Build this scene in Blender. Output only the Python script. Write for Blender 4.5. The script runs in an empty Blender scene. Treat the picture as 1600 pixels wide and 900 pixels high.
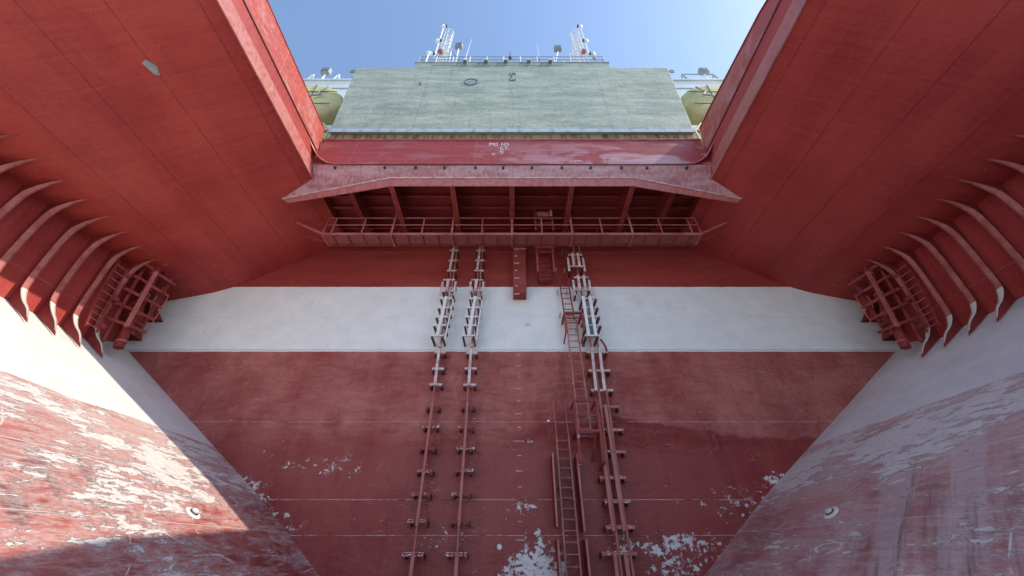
import bpy, bmesh, math, random
from mathutils import Vector, Matrix
random.seed(7)
R = math.radians
scene = bpy.context.scene
C = scene.collection

# ------------------------------------------------------------------ camera
cd = bpy.data.cameras.new('camera'); cam = bpy.data.objects.new('camera', cd); C.objects.link(cam)
cam.location = (0, 0, 0); cam.rotation_euler = (R(90 + 36.588), 0, 0)
cd.sensor_width = 36; cd.lens = 555 / 1600 * 36; cd.clip_start = .05; cd.clip_end = 3000
scene.camera = cam
# ------------------------------------------------------------------ light
to_sun = Vector((1.0, -.17, 1.0)).normalized()
w = bpy.data.worlds.new('World'); scene.world = w; w.use_nodes = True
nt = w.node_tree; bg = nt.nodes['Background']
sky = nt.nodes.new('ShaderNodeTexSky'); sky.sky_type = 'NISHITA'; sky.sun_disc = False
sky.sun_elevation = math.asin(to_sun.z); sky.sun_rotation = math.atan2(to_sun.x, to_sun.y)
sky.air_density = 1.0; sky.dust_density = .5; sky.ozone_density = .7
tn = nt.nodes.new('ShaderNodeMix'); tn.data_type = 'RGBA'; tn.blend_type = 'MULTIPLY'; tn.inputs[0].default_value = 1
tn.inputs[7].default_value = (.985, 1.0, 1.0, 1); nt.links.new(sky.outputs[0], tn.inputs[6]); nt.links.new(tn.outputs[2], bg.inputs[0]); bg.inputs[1].default_value = .15
sd = bpy.data.lights.new('sun', 'SUN'); sun = bpy.data.objects.new('sun', sd); C.objects.link(sun)
sd.energy = 2.0; sd.angle = R(.5); sd.color = (1, .92, .76)
sun.rotation_euler = (-to_sun).to_track_quat('-Z', 'Y').to_euler()
scene.view_settings.view_transform = 'Standard'; scene.view_settings.look = 'None'
scene.view_settings.exposure = 1.12; scene.view_settings.gamma = 1
scene.render.engine = 'CYCLES'
scene.cycles.max_bounces = 10; scene.cycles.diffuse_bounces = 7

# ------------------------------------------------------------------ node helper
class M:
    def __init__(s, name):
        s.m = bpy.data.materials.new(name); s.m.use_nodes = True
        s.t = s.m.node_tree; s.b = s.t.nodes['Principled BSDF']
        s.p = s.t.nodes.new('ShaderNodeTexCoord').outputs['Object']
        sp = s.t.nodes.new('ShaderNodeSeparateXYZ'); s.t.links.new(s.p, sp.inputs[0])
        s.x, s.y, s.z = sp.outputs
    def put(s, v, i):
        if isinstance(v, (int, float)): i.default_value = v
        elif isinstance(v, tuple): i.default_value = (*v, 1) if len(v) == 3 and i.type == 'RGBA' else v
        else: s.t.links.new(v, i)
    def f(s, op, a, b=0, c=0):
        n = s.t.nodes.new('ShaderNodeMath'); n.operation = op
        for v, i in zip((a, b, c), n.inputs): s.put(v, i)
        return n.outputs[0]
    def add(s, *a):
        r = a[0]
        for v in a[1:]: r = s.f('ADD', r, v)
        return r
    def mul(s, *a):
        r = a[0]
        for v in a[1:]: r = s.f('MULTIPLY', r, v)
        return r
    def mx(s, *a):
        r = a[0]
        for v in a[1:]: r = s.f('MAXIMUM', r, v)
        return r
    def ss(s, v, lo, hi, a=0., b=1.):         # smooth step
        n = s.t.nodes.new('ShaderNodeMapRange'); n.interpolation_type = 'SMOOTHSTEP'
        s.put(v, n.inputs[0]); s.put(lo, n.inputs[1]); s.put(hi, n.inputs[2]); s.put(a, n.inputs[3]); s.put(b, n.inputs[4])
        return n.outputs[0]
    def noise(s, sc=(1, 1, 1), off=(0, 0, 0), det=5, rough=.55, dist=0., k=1.):
        mp = s.t.nodes.new('ShaderNodeMapping'); s.t.links.new(s.p, mp.inputs[0])
        mp.inputs[1].default_value = off; mp.inputs[3].default_value = sc
        n = s.t.nodes.new('ShaderNodeTexNoise'); s.t.links.new(mp.outputs[0], n.inputs['Vector'])
        n.inputs['Scale'].default_value = k; n.inputs['Detail'].default_value = det
        n.inputs['Roughness'].default_value = rough; n.inputs['Distortion'].default_value = dist
        return n.outputs[0]
    def noise2(s, a, b, det=5, rough=.6, off=0.):    # noise over two computed coordinates
        cb = s.t.nodes.new('ShaderNodeCombineXYZ'); s.put(a, cb.inputs[0]); s.put(b, cb.inputs[1]); cb.inputs[2].default_value = off
        n = s.t.nodes.new('ShaderNodeTexNoise'); s.t.links.new(cb.outputs[0], n.inputs['Vector'])
        n.inputs['Scale'].default_value = 1; n.inputs['Detail'].default_value = det; n.inputs['Roughness'].default_value = rough
        return n.outputs[0]
    def vor(s, sc=(1, 1, 1), off=(0, 0, 0), rot=(0, 0, 0), feat='DISTANCE_TO_EDGE'):
        mp = s.t.nodes.new('ShaderNodeMapping'); s.t.links.new(s.p, mp.inputs[0])
        mp.inputs[1].default_value = off; mp.inputs[2].default_value = rot; mp.inputs[3].default_value = sc
        n = s.t.nodes.new('ShaderNodeTexVoronoi'); n.feature = feat; s.t.links.new(mp.outputs[0], n.inputs['Vector'])
        n.inputs['Scale'].default_value = 1
        return n.outputs['Distance']
    def mix(s, f, a, b):
        n = s.t.nodes.new('ShaderNodeMix'); n.data_type = 'RGBA'
        s.put(f, n.inputs[0]); s.put(a, n.inputs[6]); s.put(b, n.inputs[7]); return n.outputs[2]
    def line(s, c, at, wd):                     # thin line where coordinate c == at
        return s.ss(s.f('ABSOLUTE', s.f('SUBTRACT', c, at)), wd * .5, wd, 1., 0.)
    def ridge(s, sc, off, wd, dist=.4, det=2):       # long wandering hairlines
        n = s.noise(sc, off, det=det, rough=.5, dist=dist)
        return s.ss(s.f('ABSOLUTE', s.f('SUBTRACT', n, .5)), wd, wd * .3)
    def lines(s, c, ats, wd):
        return s.mx(0, *[s.line(c, a, wd) for a in ats])
    def bump(s, h, d=.02, st=1.):
        n = s.t.nodes.new('ShaderNodeBump'); s.put(h, n.inputs['Height']); n.inputs['Distance'].default_value = d
        n.inputs['Strength'].default_value = st; s.t.links.new(n.outputs[0], s.b.inputs['Normal'])
    def out(s, col, rough=.5, spec=.5, metal=0.):
        s.put(col, s.b.inputs['Base Color']); s.put(rough, s.b.inputs['Roughness'])
        s.b.inputs['Specular IOR Level'].default_value = spec; s.b.inputs['Metallic'].default_value = metal
        return s.m

RED = (.33, .046, .032); RED_D = (.22, .028, .026); RED_F = (.40, .12, .10); WHITE = (.78, .77, .74)

def mat_simple(name, a, b, sc=2., rough=.5, spec=.5, bumpd=.004):
    m = M(name); n = m.noise(k=sc, det=6); n2 = m.noise(k=sc * 9, det=3, off=(3, 1, 2))
    f = m.ss(m.add(m.mul(n, .7), m.mul(n2, .3)), .35, .65)
    m.bump(m.add(n2, m.mul(n, 2)), bumpd)
    return m.out(m.mix(f, a, b), m.ss(n, .3, .7, rough - .08, rough + .1), spec)

def mat_overhang():
    m = M('overhang_red')
    ax = m.f('ABSOLUTE', m.x)
    st = m.noise((.25, 7, .25), det=6, rough=.65); st2 = m.noise((.5, 22, .5), (5, 2, 1), det=3)
    big = m.noise((.25, .25, .25), (2, 9, 4), det=3); mott = m.noise(k=9, det=4)
    band = m.f('FRACT', m.mul(m.f('FLOOR', m.add(m.mul(ax, 1.42), m.mul(m.noise((.1, .2, .1), det=1), 1.2))), .618))
    grain = m.noise(k=38, off=(3, 1, 0), det=3, rough=.8)
    v = m.add(m.mul(st, .22), m.mul(st2, .14), m.mul(big, .6), m.mul(band, .08), m.mul(mott, .22), m.mul(grain, .36))
    col = m.mix(m.ss(v, .55, 1.06), (.27, .024, .024), (.47, .072, .056))
    # pale scuffs and roller streaks running across the plating
    sc = m.mul(m.ss(m.noise((.5, 30, .5), (8, 3, 3), det=2), .66, .74), m.ss(m.noise(k=.6, off=(1, 7, 3)), .5, .62))
    col = m.mix(m.mul(sc, .35), col, (.52, .2, .16))
    dk = m.mul(m.ss(m.noise((1.4, 3, 1.4), (18, 3, 3), det=8, rough=.7), .62, .72), m.ss(m.noise(k=.35, off=(4, 7, 3)), .5, .66))
    col = m.mix(m.mul(dk, .3), col, (.17, .02, .02))
    seam = m.lines(ax, [14.1, 12.55, 11.14, 9.38], .015)
    seam2 = m.mx(0, *[m.line(m.add(m.y, m.mul(ax, .02)), a, .018) for a in (4.1, 8.9)])
    col = m.mix(m.mul(seam, m.ss(m.noise(k=1.5), .35, .6, .2, .6)), col, (.2, .02, .016))
    col = m.mix(m.mul(seam2, .0), col, (.5, .25, .2))
    # chips down to bare primer
    chip = m.mul(m.ss(m.noise(k=5, off=(11, 4, 4), det=2), .79, .8), 1)
    col = m.mix(chip, col, (.35, .34, .26))
    m.bump(m.add(m.mul(seam, .8), m.mul(st, .4), m.mul(m.noise((.8, .45, .8), off=(5, 5, 5), det=2), 5.0), m.mul(mott, .2), m.mul(grain, .12)), .014)
    return m.out(col, m.ss(st, .3, .7, .42, .58), .28)

def mat_deckside():
    m = M('deck_edge_red')
    n = m.noise((.7, .7, .7), det=7, rough=.6, dist=.6); n2 = m.noise(k=6, det=5, off=(2, 2, 8))
    col = m.mix(m.ss(n2, .35, .65), (.34, .035, .02), (.44, .06, .035))
    chalk = m.ss(n, .47, .6); low = m.ss(m.z, 15.1, 15.0)
    col = m.mix(m.mul(m.mx(m.mul(chalk, m.ss(m.z, 17.2, 15.4, .5, 1)), m.mul(low, .8)), m.ss(n2, .3, .6, .25, .5)), col, (.50, .28, .26))
    col = m.mix(m.mul(m.mx(m.line(m.y, 8.75, .012), m.line(m.y, 6.2, .012)), .6), col, (.62, .3, .25))
    col = m.mix(m.ss(m.noise(k=3.1, off=(7, 1, 0), det=4), .72, .74), col, (.12, .02, .02))
    m.bump(m.add(m.mul(n, 2), n2), .008)
    return m.out(col, m.ss(n2, .3, .7, .4, .6))

def mat_crossbeam():
    m = M('cross_beam_red')
    n = m.noise((.35, .6, 1.0), (3, 1, 2), det=7, rough=.62, dist=.9); n2 = m.noise(k=5, det=5)
    st = m.noise((.25, 3, 9), (1, 0, 0), det=4)
    col = m.mix(m.ss(m.add(m.mul(n2, .5), m.mul(st, .5)), .38, .64), (.27, .03, .028), (.38, .055, .045))
    ch = m.mul(m.ss(n, .5, .6), m.ss(m.x, -4, 7, .35, 1.), m.ss(m.z, 16.0, 14.4, .35, 1.))
    col = m.mix(m.mul(ch, m.ss(st, .3, .7, .5, .95)), col, (.50, .32, .35))
    seam = m.lines(m.x, [-7.45, 2.9, -1.7], .015)
    col = m.mix(m.mul(seam, .35), col, (.5, .26, .24))
    m.bump(m.add(m.mul(m.noise((.5, .5, 1.2), det=2), 3), n2), .012)
    return m.out(col, m.ss(n2, .3, .7, .38, .56))

def mat_skirtplate():
    m = M('sky_lit_skirt_plate')
    n = m.noise((.5, 1, 1.6), (3, 1, 2), det=7, rough=.62, dist=.7); n2 = m.noise(k=6, det=5)
    st = m.noise((9, 9, .8), (1, 0, 0), det=4)
    col = m.mix(m.ss(m.add(m.mul(n, .6), m.mul(st, .4)), .4, .62), (.36, .13, .13), (.50, .30, .32))  # lavender tone puts reflected sky and ground light into the colour
    seam = m.lines(m.f('ABSOLUTE', m.x), [7.6, 2.1], .015); col = m.mix(m.mul(seam, .4), col, (.55, .35, .33))
    m.bump(m.add(m.mul(n, 2), n2), .01); return m.out(col, .38)

def mat_wall():
    m = M('end_wall_paint')
    n1 = m.noise(k=.55, det=5, off=(4, 0, 1)); n2 = m.noise(k=5, det=6, rough=.65); n3 = m.noise((.9, .9, .25), (7, 3, 1), det=6)
    # lower red, faded in big soft clouds
    v = m.add(m.mul(n1, .5), m.mul(n2, .2), m.mul(n3, .35))
    red = m.mix(m.ss(v, .42, .66), (.31, .042, .036), (.44, .105, .085))
    # old water mark: darker richer red below an uneven line
    tide = m.add(3.15, m.mul(m.noise((.28, 1, .0), (2, 0, 0), det=4), 1.5), m.mul(m.ss(m.x, 3.2, 3.8), .35), m.mul(m.ss(m.x, 4.5, 9.0), -.75), m.mul(m.f('ABSOLUTE', m.x), -.01))
    soft = m.ss(m.x, 2.5, -1., .07, 1.1)
    wet = m.ss(m.z, m.add(tide, .05), m.f('SUBTRACT', tide, soft))
    edge = m.ss(m.f('ABSOLUTE', m.f('SUBTRACT', m.z, tide)), .0, .12, 1., 0.)
    red = m.mix(m.ss(v, .3, .7, .1, .42), red, (.58, .27, .24))
    red = m.mix(m.mul(wet, m.ss(m.x, -4, 5, .6, .75)), red, (.22, .018, .018))
    red = m.mix(m.mul(edge, m.ss(m.x, 0, 4, .0, .3)), red, (.16, .02, .02))
    run = m.mul(wet, m.ss(m.noise((1.6, 1, .16), (3, 3, 3), det=5), .55, .68))
    red = m.mix(m.mul(run, .45), red, (.15, .02, .024))
    # dirt streaks and painted bracket shadow, smudged round the pipe runs
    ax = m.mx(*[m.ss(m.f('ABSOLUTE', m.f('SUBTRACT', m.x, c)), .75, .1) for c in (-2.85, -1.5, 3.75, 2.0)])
    dirt_shade = m.mul(ax, m.ss(m.noise((2.2, 1, .8), (5, 5, 1), det=7, rough=.7), .36, .66))
    red = m.mix(m.mul(dirt_shade, .55), red, (.13, .02, .022))
    red = m.mix(m.ss(m.noise(k=26, off=(2, 0, 2), det=3, rough=.8), .3, .62, .3, .0), red, (.16, .02, .02))
    cl = m.noise((.7, .7, .5), (9, 4, 6), det=8, rough=.7, dist=.5)
    red = m.mix(m.mul(m.ss(cl, .5, .62), .3), red, (.18, .024, .024))
    # upper red band above the white, white band
    up = m.mix(m.ss(m.noise((.4, .4, 1.6), (1, 5, 5), det=5), .35, .65), (.27, .036, .03), (.32, .05, .04))
    wn = m.noise((1.0, 1.0, 1.4), (2, 2, 9), det=7, rough=.7)
    wht = m.mix(m.ss(wn, .3, .7), (.74, .74, .73), (.84, .83, .81))
    wsc = m.mul(m.ridge((1.3, 1.3, 1.6), (3, 3, 1), .006), m.ss(m.noise(k=1.1, off=(9, 1, 1)), .55, .62))
    wht = m.mix(m.mul(wsc, .35), wht, (.45, .38, .36))
    stn = m.ss(m.noise((3, 3, 2), (7, 2, 9), det=8, rough=.75), .66, .78)
    wht = m.mix(m.mul(stn, .3), wht, (.5, .5, .48))
    drip = m.mul(m.ss(m.noise((3.2, 1, .22), (6, 1, 1), det=6, rough=.65), .56, .72), m.ss(m.noise(k=.7, off=(4, 4, 1)), .42, .6))
    wht = m.mix(m.mul(drip, .32), wht, (.52, .44, .40))
    wht = m.mix(m.mul(m.ss(m.noise((7, 7, 9), (1, 2, 9), det=6, rough=.8), .6, .68), .35), wht, (.5, .45, .42))
    wht = m.mix(m.mul(m.line(m.z, 8.72, .012), .22), wht, (.4, .38, .37))
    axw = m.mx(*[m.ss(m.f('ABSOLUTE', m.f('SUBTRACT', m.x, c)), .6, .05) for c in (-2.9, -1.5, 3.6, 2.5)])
    wht = m.mix(m.mul(axw, m.ss(m.noise((2.6, 1, .9), (5, 5, 1), det=7, rough=.7), .34, .62), .42), wht, (.46, .42, .42))  # same dirt and painted bracket shadow, greyed into the white band
    wob = m.mul(m.f('SUBTRACT', m.noise(k=2.2, det=3), .5), .05)
    zw = m.add(m.z, wob)
    col = m.mix(m.ss(zw, 6.955, 6.97), red, wht)
    col = m.mix(m.line(zw, 7.04, .03), col, (.55, .5, .5))
    col = m.mix(m.ss(zw, 10.45, 10.465), col, up)
    # weld seams, picked out in pale paint
    gap = m.ss(m.noise((1.3, 1, 1), (0, 3, 3), det=4), .38, .52)
    zs = m.add(m.z, m.mul(m.f('SUBTRACT', m.noise((1.2, 1, .1), (8, 1, 1), det=6), .5), .035))
    seam = m.lines(zs, [4.0, 1.42, .42], .018); seam_w = m.mul(seam, gap, m.ss(m.noise((5, 1, 1), (2, 2, 2), det=4, rough=.8), .35, .6, .3, 1.), m.ss(m.z, 6.9, 6.8))
    col = m.mix(m.mul(seam_w, .75), col, (.66, .48, .46))
    vs = m.lines(m.add(m.x, 0), [-.28, -8.6, 8.9], .014)
    col = m.mix(m.mul(vs, m.ss(m.z, 6.95, 6.9, .06, .35)), col, (.14, .02, .02))
    us = m.line(m.z, 12.75, .02); col = m.mix(m.mul(us, .5), col, (.45, .2, .18))
    # paint knocked off down to the white coat
    def spot(cx, cz, rx, rz):
        dx = m.mul(m.f('SUBTRACT', m.x, cx), 1 / rx); dz = m.mul(m.f('SUBTRACT', m.z, cz), 1 / rz)
        return m.ss(m.add(m.mul(dx, dx), m.mul(dz, dz)), 0., 1., 1., 0.)
    area = m.mx(m.mul(spot(.7, -.5, 1.5, .95), 1.0), m.mul(spot(.85, .25, .28, .7), .8), m.mul(spot(.45, .2, .16, .6), .7), m.mul(spot(5.4, -.1, 2.8, .9), .66), m.mul(spot(7.8, 1.3, 1.8, .8), .55),
                m.mul(spot(-9.0, 1.4, 1.4, 1.2), .62), m.mul(spot(-6.6, 2.5, 2.6, .5), .5), m.mul(spot(.35, 1.15, .8, .35), .6),
                m.mul(spot(-2.4, .45, 1.3, .5), .5), m.mul(spot(-7.8, .6, 1.0, 1.1), .6), m.mul(spot(3.6, .2, .9, .6), .6), m.mul(spot(9.3, 1.9, .9, .6), .66))
    pn = m.noise((1.7, 1.5, 2.6), (4, 4, 2), det=9, rough=.7, dist=.6)
    pn2 = m.noise((6, 6, 6.5), (4, 4, 2), det=8, rough=.75)
    peel = m.ss(m.add(m.mul(area, .24), m.mul(pn, .75), m.mul(pn2, .8)), .95, .965)
    speck = m.mul(m.ss(m.noise((2.2, 2.2, 4), (3, 9, 7), det=5), .745, .755), m.ss(m.z, 3.0, 1.5))
    peel = m.mul(m.mx(peel, speck), m.ss(m.z, 5, 4))
    col = m.mix(m.mul(peel, m.ss(n2, .3, .5, .6, .95)), col, (.72, .66, .64))
    scr = m.mul(m.ridge((.9, .9, 1.7), (3, 8, 1), .005, .8), m.ss(m.noise(k=1.1, off=(9, 9, 1), det=6), .54, .6), m.ss(m.z, 6.9, 2, .3, 1.))
    col = m.mix(m.mul(scr, .5), col, (.55, .32, .3))
    # blisters and wrinkles in the thick paint
    zone = m.mul(m.ss(m.z, 2.6, 3.6), m.ss(m.z, 6.95, 6.5))
    wr = m.noise((1.1, 1.1, 2.6), (0, 0, 0), det=6, rough=.6, dist=2.2)
    h = m.add(m.mul(wr, m.add(m.mul(zone, 3.2), .7)), m.mul(m.noise((.5, .5, .9), (1, 2, 3), det=2), 1.5), m.mul(n2, .25), m.mul(peel, -.25), m.mul(seam, .3))
    m.bump(h, .035)
    return m.out(col, m.add(m.ss(v, .4, .7, .42, .6), m.mul(wet, -.08)), .3)

def mat_shell(right):
    m = M('side_shell_paint' + ('_b' if right else ''))
    o = 13. if right else 0.
    n1 = m.noise(k=.6, off=(o, 0, 1), det=4); n2 = m.noise(k=6, off=(o, 3, 3), det=6, rough=.65)
    wn = m.noise((1, 1, 1.4), (o, 2, 9), det=7, rough=.7)
    wht = m.mix(m.ss(wn, .3, .7), (.64, .63, .61), (.75, .74, .72))
    hl = m.mul(m.ridge((1.6, 1.2, 1.6), (o, 3, 1), .006), m.ss(m.noise(k=1.3, off=(9, o, 1)), .5, .6))
    wht = m.mix(m.mul(hl, .18), wht, (.5, .42, .4))
    red = m.mix(m.ss(m.add(m.mul(n1, .6), m.mul(n2, .4)), .38, .62), (.24, .032, .028), (.42, .12, .095))
    # faded pinkish belt just under the white, cleaner red lower down
    belt = m.ss(m.z, 1.1, 2.9); drift = m.noise((.8, .35, 1.8), (o + 3, 1, 1), det=6, rough=.6)
    red = m.mix(m.mul(belt, m.ss(drift, .38, .6, .15, .9)), red, (.56, .36, .33))
    # vertical dark runs and grey weathering
    runs = m.noise((.5, 2.4, .22), (o, 5, 5), det=6, rough=.6)
    if right: runs = m.noise2(m.mul(m.f('SUBTRACT', m.y, m.mul(m.z, .58)), 2.4), m.mul(m.z, .25), 6, .65, 1.)
    rm = m.mul(m.ss(runs, .52, .66), m.ss(m.z, 2.1, 1.3), m.ss(m.y, 10.5, 7.5) if right else m.ss(m.noise(k=.5), .5, .6))
    red = m.mix(m.mul(rm, .85), red, (.10, .03, .032))
    if right:
        lean = m.f('SUBTRACT', m.y, m.mul(m.z, .58))
        gl = m.mul(m.ss(m.noise2(m.mul(lean, 1.6), m.mul(m.z, .2), 5, .6, 8.), .42, .56), m.ss(m.y, 10.5, 7.5))
        red = m.mix(m.mul(gl, .75), red, (.50, .41, .41))
    # scrapes along the hull down to white
    p1 = m.noise((1.2, .7, 3.0), (o, 4, 2), det=12, rough=.72, dist=.35)
    p2 = m.noise((3.4, 1.6, 9), (o + 7, 4, 2), det=10, rough=.74, dist=.3)
    pb = m.noise((.22, .25, .6), (o + 4, 2, 2), det=3)
    lvl = m.add(m.mul(p1, .48), m.mul(p2, .52), m.mul(pb, .45), m.mul(m.ss(m.z, .2, 2.8), .05))
    pe = m.ss(lvl, .757, .768)
    fr = m.ss(lvl, .66, .77)
    line_s = m.mx(m.ridge((.16, .1, .7), (o, 3, 1), .0035, .0, 1), m.ridge((.22, .1, .9), (o, 8, 4), .003, .0, 1), m.ridge((.12, .3, .45), (o, 5, 9), .003, .0, 1))
    ls = m.mul(line_s, m.ss(m.noise(k=1.3, off=(o, 1, 5), det=8), .5, .56))
    fine = m.ss(m.noise((3, 1.2, 16), (o, 5, 1), det=6, rough=.75), .52, .66)
    grn = m.ss(m.noise((9, 5, 14), (o, 2, 2), det=6, rough=.8), .42, .62)
    red = m.mix(m.mul(m.ss(lvl, .62, .77), m.add(.35, m.mul(grn, .5))), red, (.62, .48, .45))
    red = m.mix(m.mul(fine, m.ss(m.z, -.2, 1.6, .25, .6)), red, (.64, .50, .47))
    if right:
        red = m.mix(m.mul(m.ss(m.z, .6, 2.2, .3, .6), m.ss(n1, .3, .6, .5, 1.)), red, (.66, .47, .45))  # paler pink wash, painted in to brighten the shaded right hull
        red = m.mix(m.mul(m.ss(m.noise2(m.mul(lean, 3.2), m.mul(m.z, .35), 7, .72, 3.), .5, .66), m.ss(m.z, 1.9, 1.2), m.ss(m.y, 10, 8), .7), red, (.16, .06, .06))
    col = m.mix(m.mul(m.mx(pe, ls), m.ss(n2, .3, .55, .55, .9)), red, (.70, .66, .62))
    seam = m.mx(m.line(m.z, 1.6, .016), m.line(m.z, .5, .012))
    col = m.mix(m.mul(seam, .6), col, (.7, .6, .56))
    ze = m.add(m.z, m.mul(m.f('SUBTRACT', m.noise((1, .5, 2), (o, 0, 0), det=8, rough=.7), .5), .3))
    wht = m.mix(m.mul(m.ss(m.noise((3, 2, 5), (o, 8, 8), det=8, rough=.8), .58, .72), .22), wht, (.42, .38, .36))
    wht = m.mix(m.mul(m.ss(m.z, 4.3, 3.1), m.ss(fine, .2, .9), .45), wht, (.60, .42, .38))
    col = m.mix(m.ss(ze, 3.1, 3.13), col, wht)
    h = m.add(m.mul(m.noise(k=.5, off=(o, 0, 0), det=2), 2.), m.mul(n2, .3), m.mul(m.add(m.mul(pe, -.6), m.mul(seam, .4), m.mul(fine, .2)), m.ss(ze, 3.13, 3.1)))
    m.bump(h, .03)
    return m.out(col, m.ss(n2, .3, .7, .45, .65), .35)

def mat_stern():
    m = M('weathered_grey_paint')
    n = m.noise((.8, .8, 1.9), det=9, rough=.72, dist=.3); n2 = m.noise(k=4, det=6, off=(3, 3, 3)); n3 = m.noise((.22, .3, .9), (5, 5, 5), det=6)
    v = m.add(m.mul(n, .5), m.mul(n2, .2), m.mul(n3, .4))
    col = m.mix(m.ss(v, .42, .68), (.28, .325, .265), (.52, .55, .44))
    col = m.mix(m.mul(m.ss(n3, .55, .7), .5), col, (.40, .40, .33))
    pl = m.line(m.f('FRACT', m.mul(m.z, 1.55)), .5, .05); sid = m.noise((.5, 1, 3), (8, 2, 1), det=3)
    col = m.mix(m.mul(pl, m.ss(sid, .4, .6, .05, .38)), col, (.14, .17, .15))
    tone = m.noise((.16, .1, 1.55), (3, 1, 0), det=0); col = m.mix(m.ss(tone, .4, .6, 0, .25), col, (.28, .33, .31))
    col = m.mix(m.ss(m.noise(k=13, off=(1, 1, 1), det=6, rough=.8), .35, .65, .35, .0), col, (.13, .16, .14))
    drp = m.ss(m.noise((3, 3, .25), (2, 6, 1), det=5), .55, .7); col = m.mix(m.mul(drp, .3), col, (.22, .24, .19))
    ws = m.mx(m.lines(m.z, [20.35, 21.35, 22.5, 24.1], .03)); col = m.mix(m.mul(ws, m.ss(n3, .35, .6, .1, .55)), col, (.2, .24, .23))
    wd = m.lines(m.x, [-5.5, 5.6], .03); col = m.mix(m.mul(wd, .6), col, (.16, .2, .2))
    col = m.mix(m.mul(m.line(m.x, .05, .02), .2), col, (.16, .2, .2))
    rust = m.mul(m.ss(m.noise((5, 5, .5), (1, 8, 1), det=5), .62, .72), m.ss(m.z, 19.6, 18.3, .0, .8))
    col = m.mix(rust, col, (.32, .2, .1))
    m.bump(m.add(m.mul(n, 1.5), m.mul(n2, .5), m.mul(m.noise((.4, .4, 1.2), (2, 2, 2), det=1), 3)), .03)
    return m.out(col, .62, .3)

def mat_skirt():
    m = M('rust_streaked_steel')
    n = m.noise((4.5, 4.5, .5), det=7, rough=.7); n2 = m.noise(k=3, det=6)
    col = m.mix(m.ss(n, .42, .62), (.24, .19, .11), (.10, .045, .02))
    col = m.mix(m.ss(m.noise((7, 7, .4), (3, 1, 0), det=5), .6, .7), col, (.05, .03, .02))
    col = m.mix(m.mul(m.ss(n2, .58, .66), .7), col, (.3, .13, .05))
    m.bump(n, .02); return m.out(col, .8, .2)

def mat_tape():
    m = M('printed_film')
    fx = m.f('FRACT', m.mul(m.x, 1.15)); n = m.noise((6, 6, 12), det=4)
    pr = m.mul(m.ss(m.f('ABSOLUTE', m.f('SUBTRACT', fx, .5)), .2, .18), m.ss(n, .5, .56))
    col = m.mix(m.mul(pr, .6), (.40, .47, .50), (.08, .16, .4)); m.bump(n, .02)
    return m.out(col, .35)

def mat_grating():
    m = M('grating_red')
    gx = m.f('FRACT', m.mul(m.x, 14)); gy = m.f('FRACT', m.mul(m.y, 14))
    hole = m.mul(m.ss(gx, .3, .4), m.ss(gy, .3, .4))
    col = m.mix(m.noise(k=4), (.36, .09, .08), (.48, .17, .15))
    m.bump(m.mul(hole, -1), .02)
    m.put(m.f('SUBTRACT', 1, m.mul(hole, 1.)), m.b.inputs['Alpha'])
    return m.out(col, .6)

def mat_ground():
    m = M('dock_concrete')
    n = m.noise(k=.2, det=8); n2 = m.noise(k=2.5, det=8, off=(2, 2, 2))
    col = m.mix(m.ss(m.add(m.mul(n, .5), m.mul(n2, .5)), .35, .65), (.40, .40, .38), (.54, .53, .51))
    m.bump(n2, .02); return m.out(col, .8, .3)

OVER = mat_overhang(); DECK = mat_deckside(); BEAM = mat_crossbeam(); WALL = mat_wall()
SHL = mat_shell(False); SHR = mat_shell(True); STERN = mat_stern(); SKIRT = mat_skirt(); TAPE = mat_tape(); SKIRTP = mat_skirtplate(); GRAT = mat_grating()
FIT = mat_simple('fitting_red', (.22, .032, .028), (.34, .06, .048), 1.5, .55, .3)
FITD = mat_simple('inner_red', (.20, .026, .024), (.27, .038, .034), .8, .6, .25)
PINK = mat_simple('faded_flange_red', (.36, .085, .07), (.48, .17, .15), 1.8)
PALE = mat_simple('worn_pale_paint', (.46, .26, .24), (.70, .64, .62), 3.5)
WHT = mat_simple('white_paint', (.68, .68, .66), (.82, .82, .8), 2)
CHALK = mat_simple('peeled_white', (.66, .6, .58), (.82, .8, .78), 6)
def mat_flange():
    m = M('flange_two_tone')
    n = m.noise(k=3, det=6); col = m.mix(m.ss(n, .35, .65), (.36, .09, .075), (.46, .16, .14))
    col = m.mix(m.ss(m.add(m.z, m.mul(n, .15)), 6.72, 6.66), col, (.66, .62, .56)); m.bump(n, .004)
    return m.out(col, .5)
PAINTED = mat_flange()
GREY = mat_simple('grey_steel', (.20, .24, .24), (.33, .37, .36), 2)
CREAM = mat_simple('aged_cream_casing', (.36, .35, .17), (.54, .50, .25), .7, .6)
GLASS = mat_simple('lamp_glass', (.1, .12, .11), (.2, .22, .2), 2, .15)
DARK = mat_simple('dark_paint', (.03, .03, .035), (.06, .06, .06), 3)
SHADE_RED = mat_simple('shaded_red', (.10, .014, .014), (.14, .02, .02), 3)  # red with shade put into its colour: bracket legs, gaps, creases, holes
ROOFW = mat_simple('pale_superstructure', (.50, .56, .56), (.64, .68, .67), .5, .5)
GROUND = mat_ground()

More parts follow.
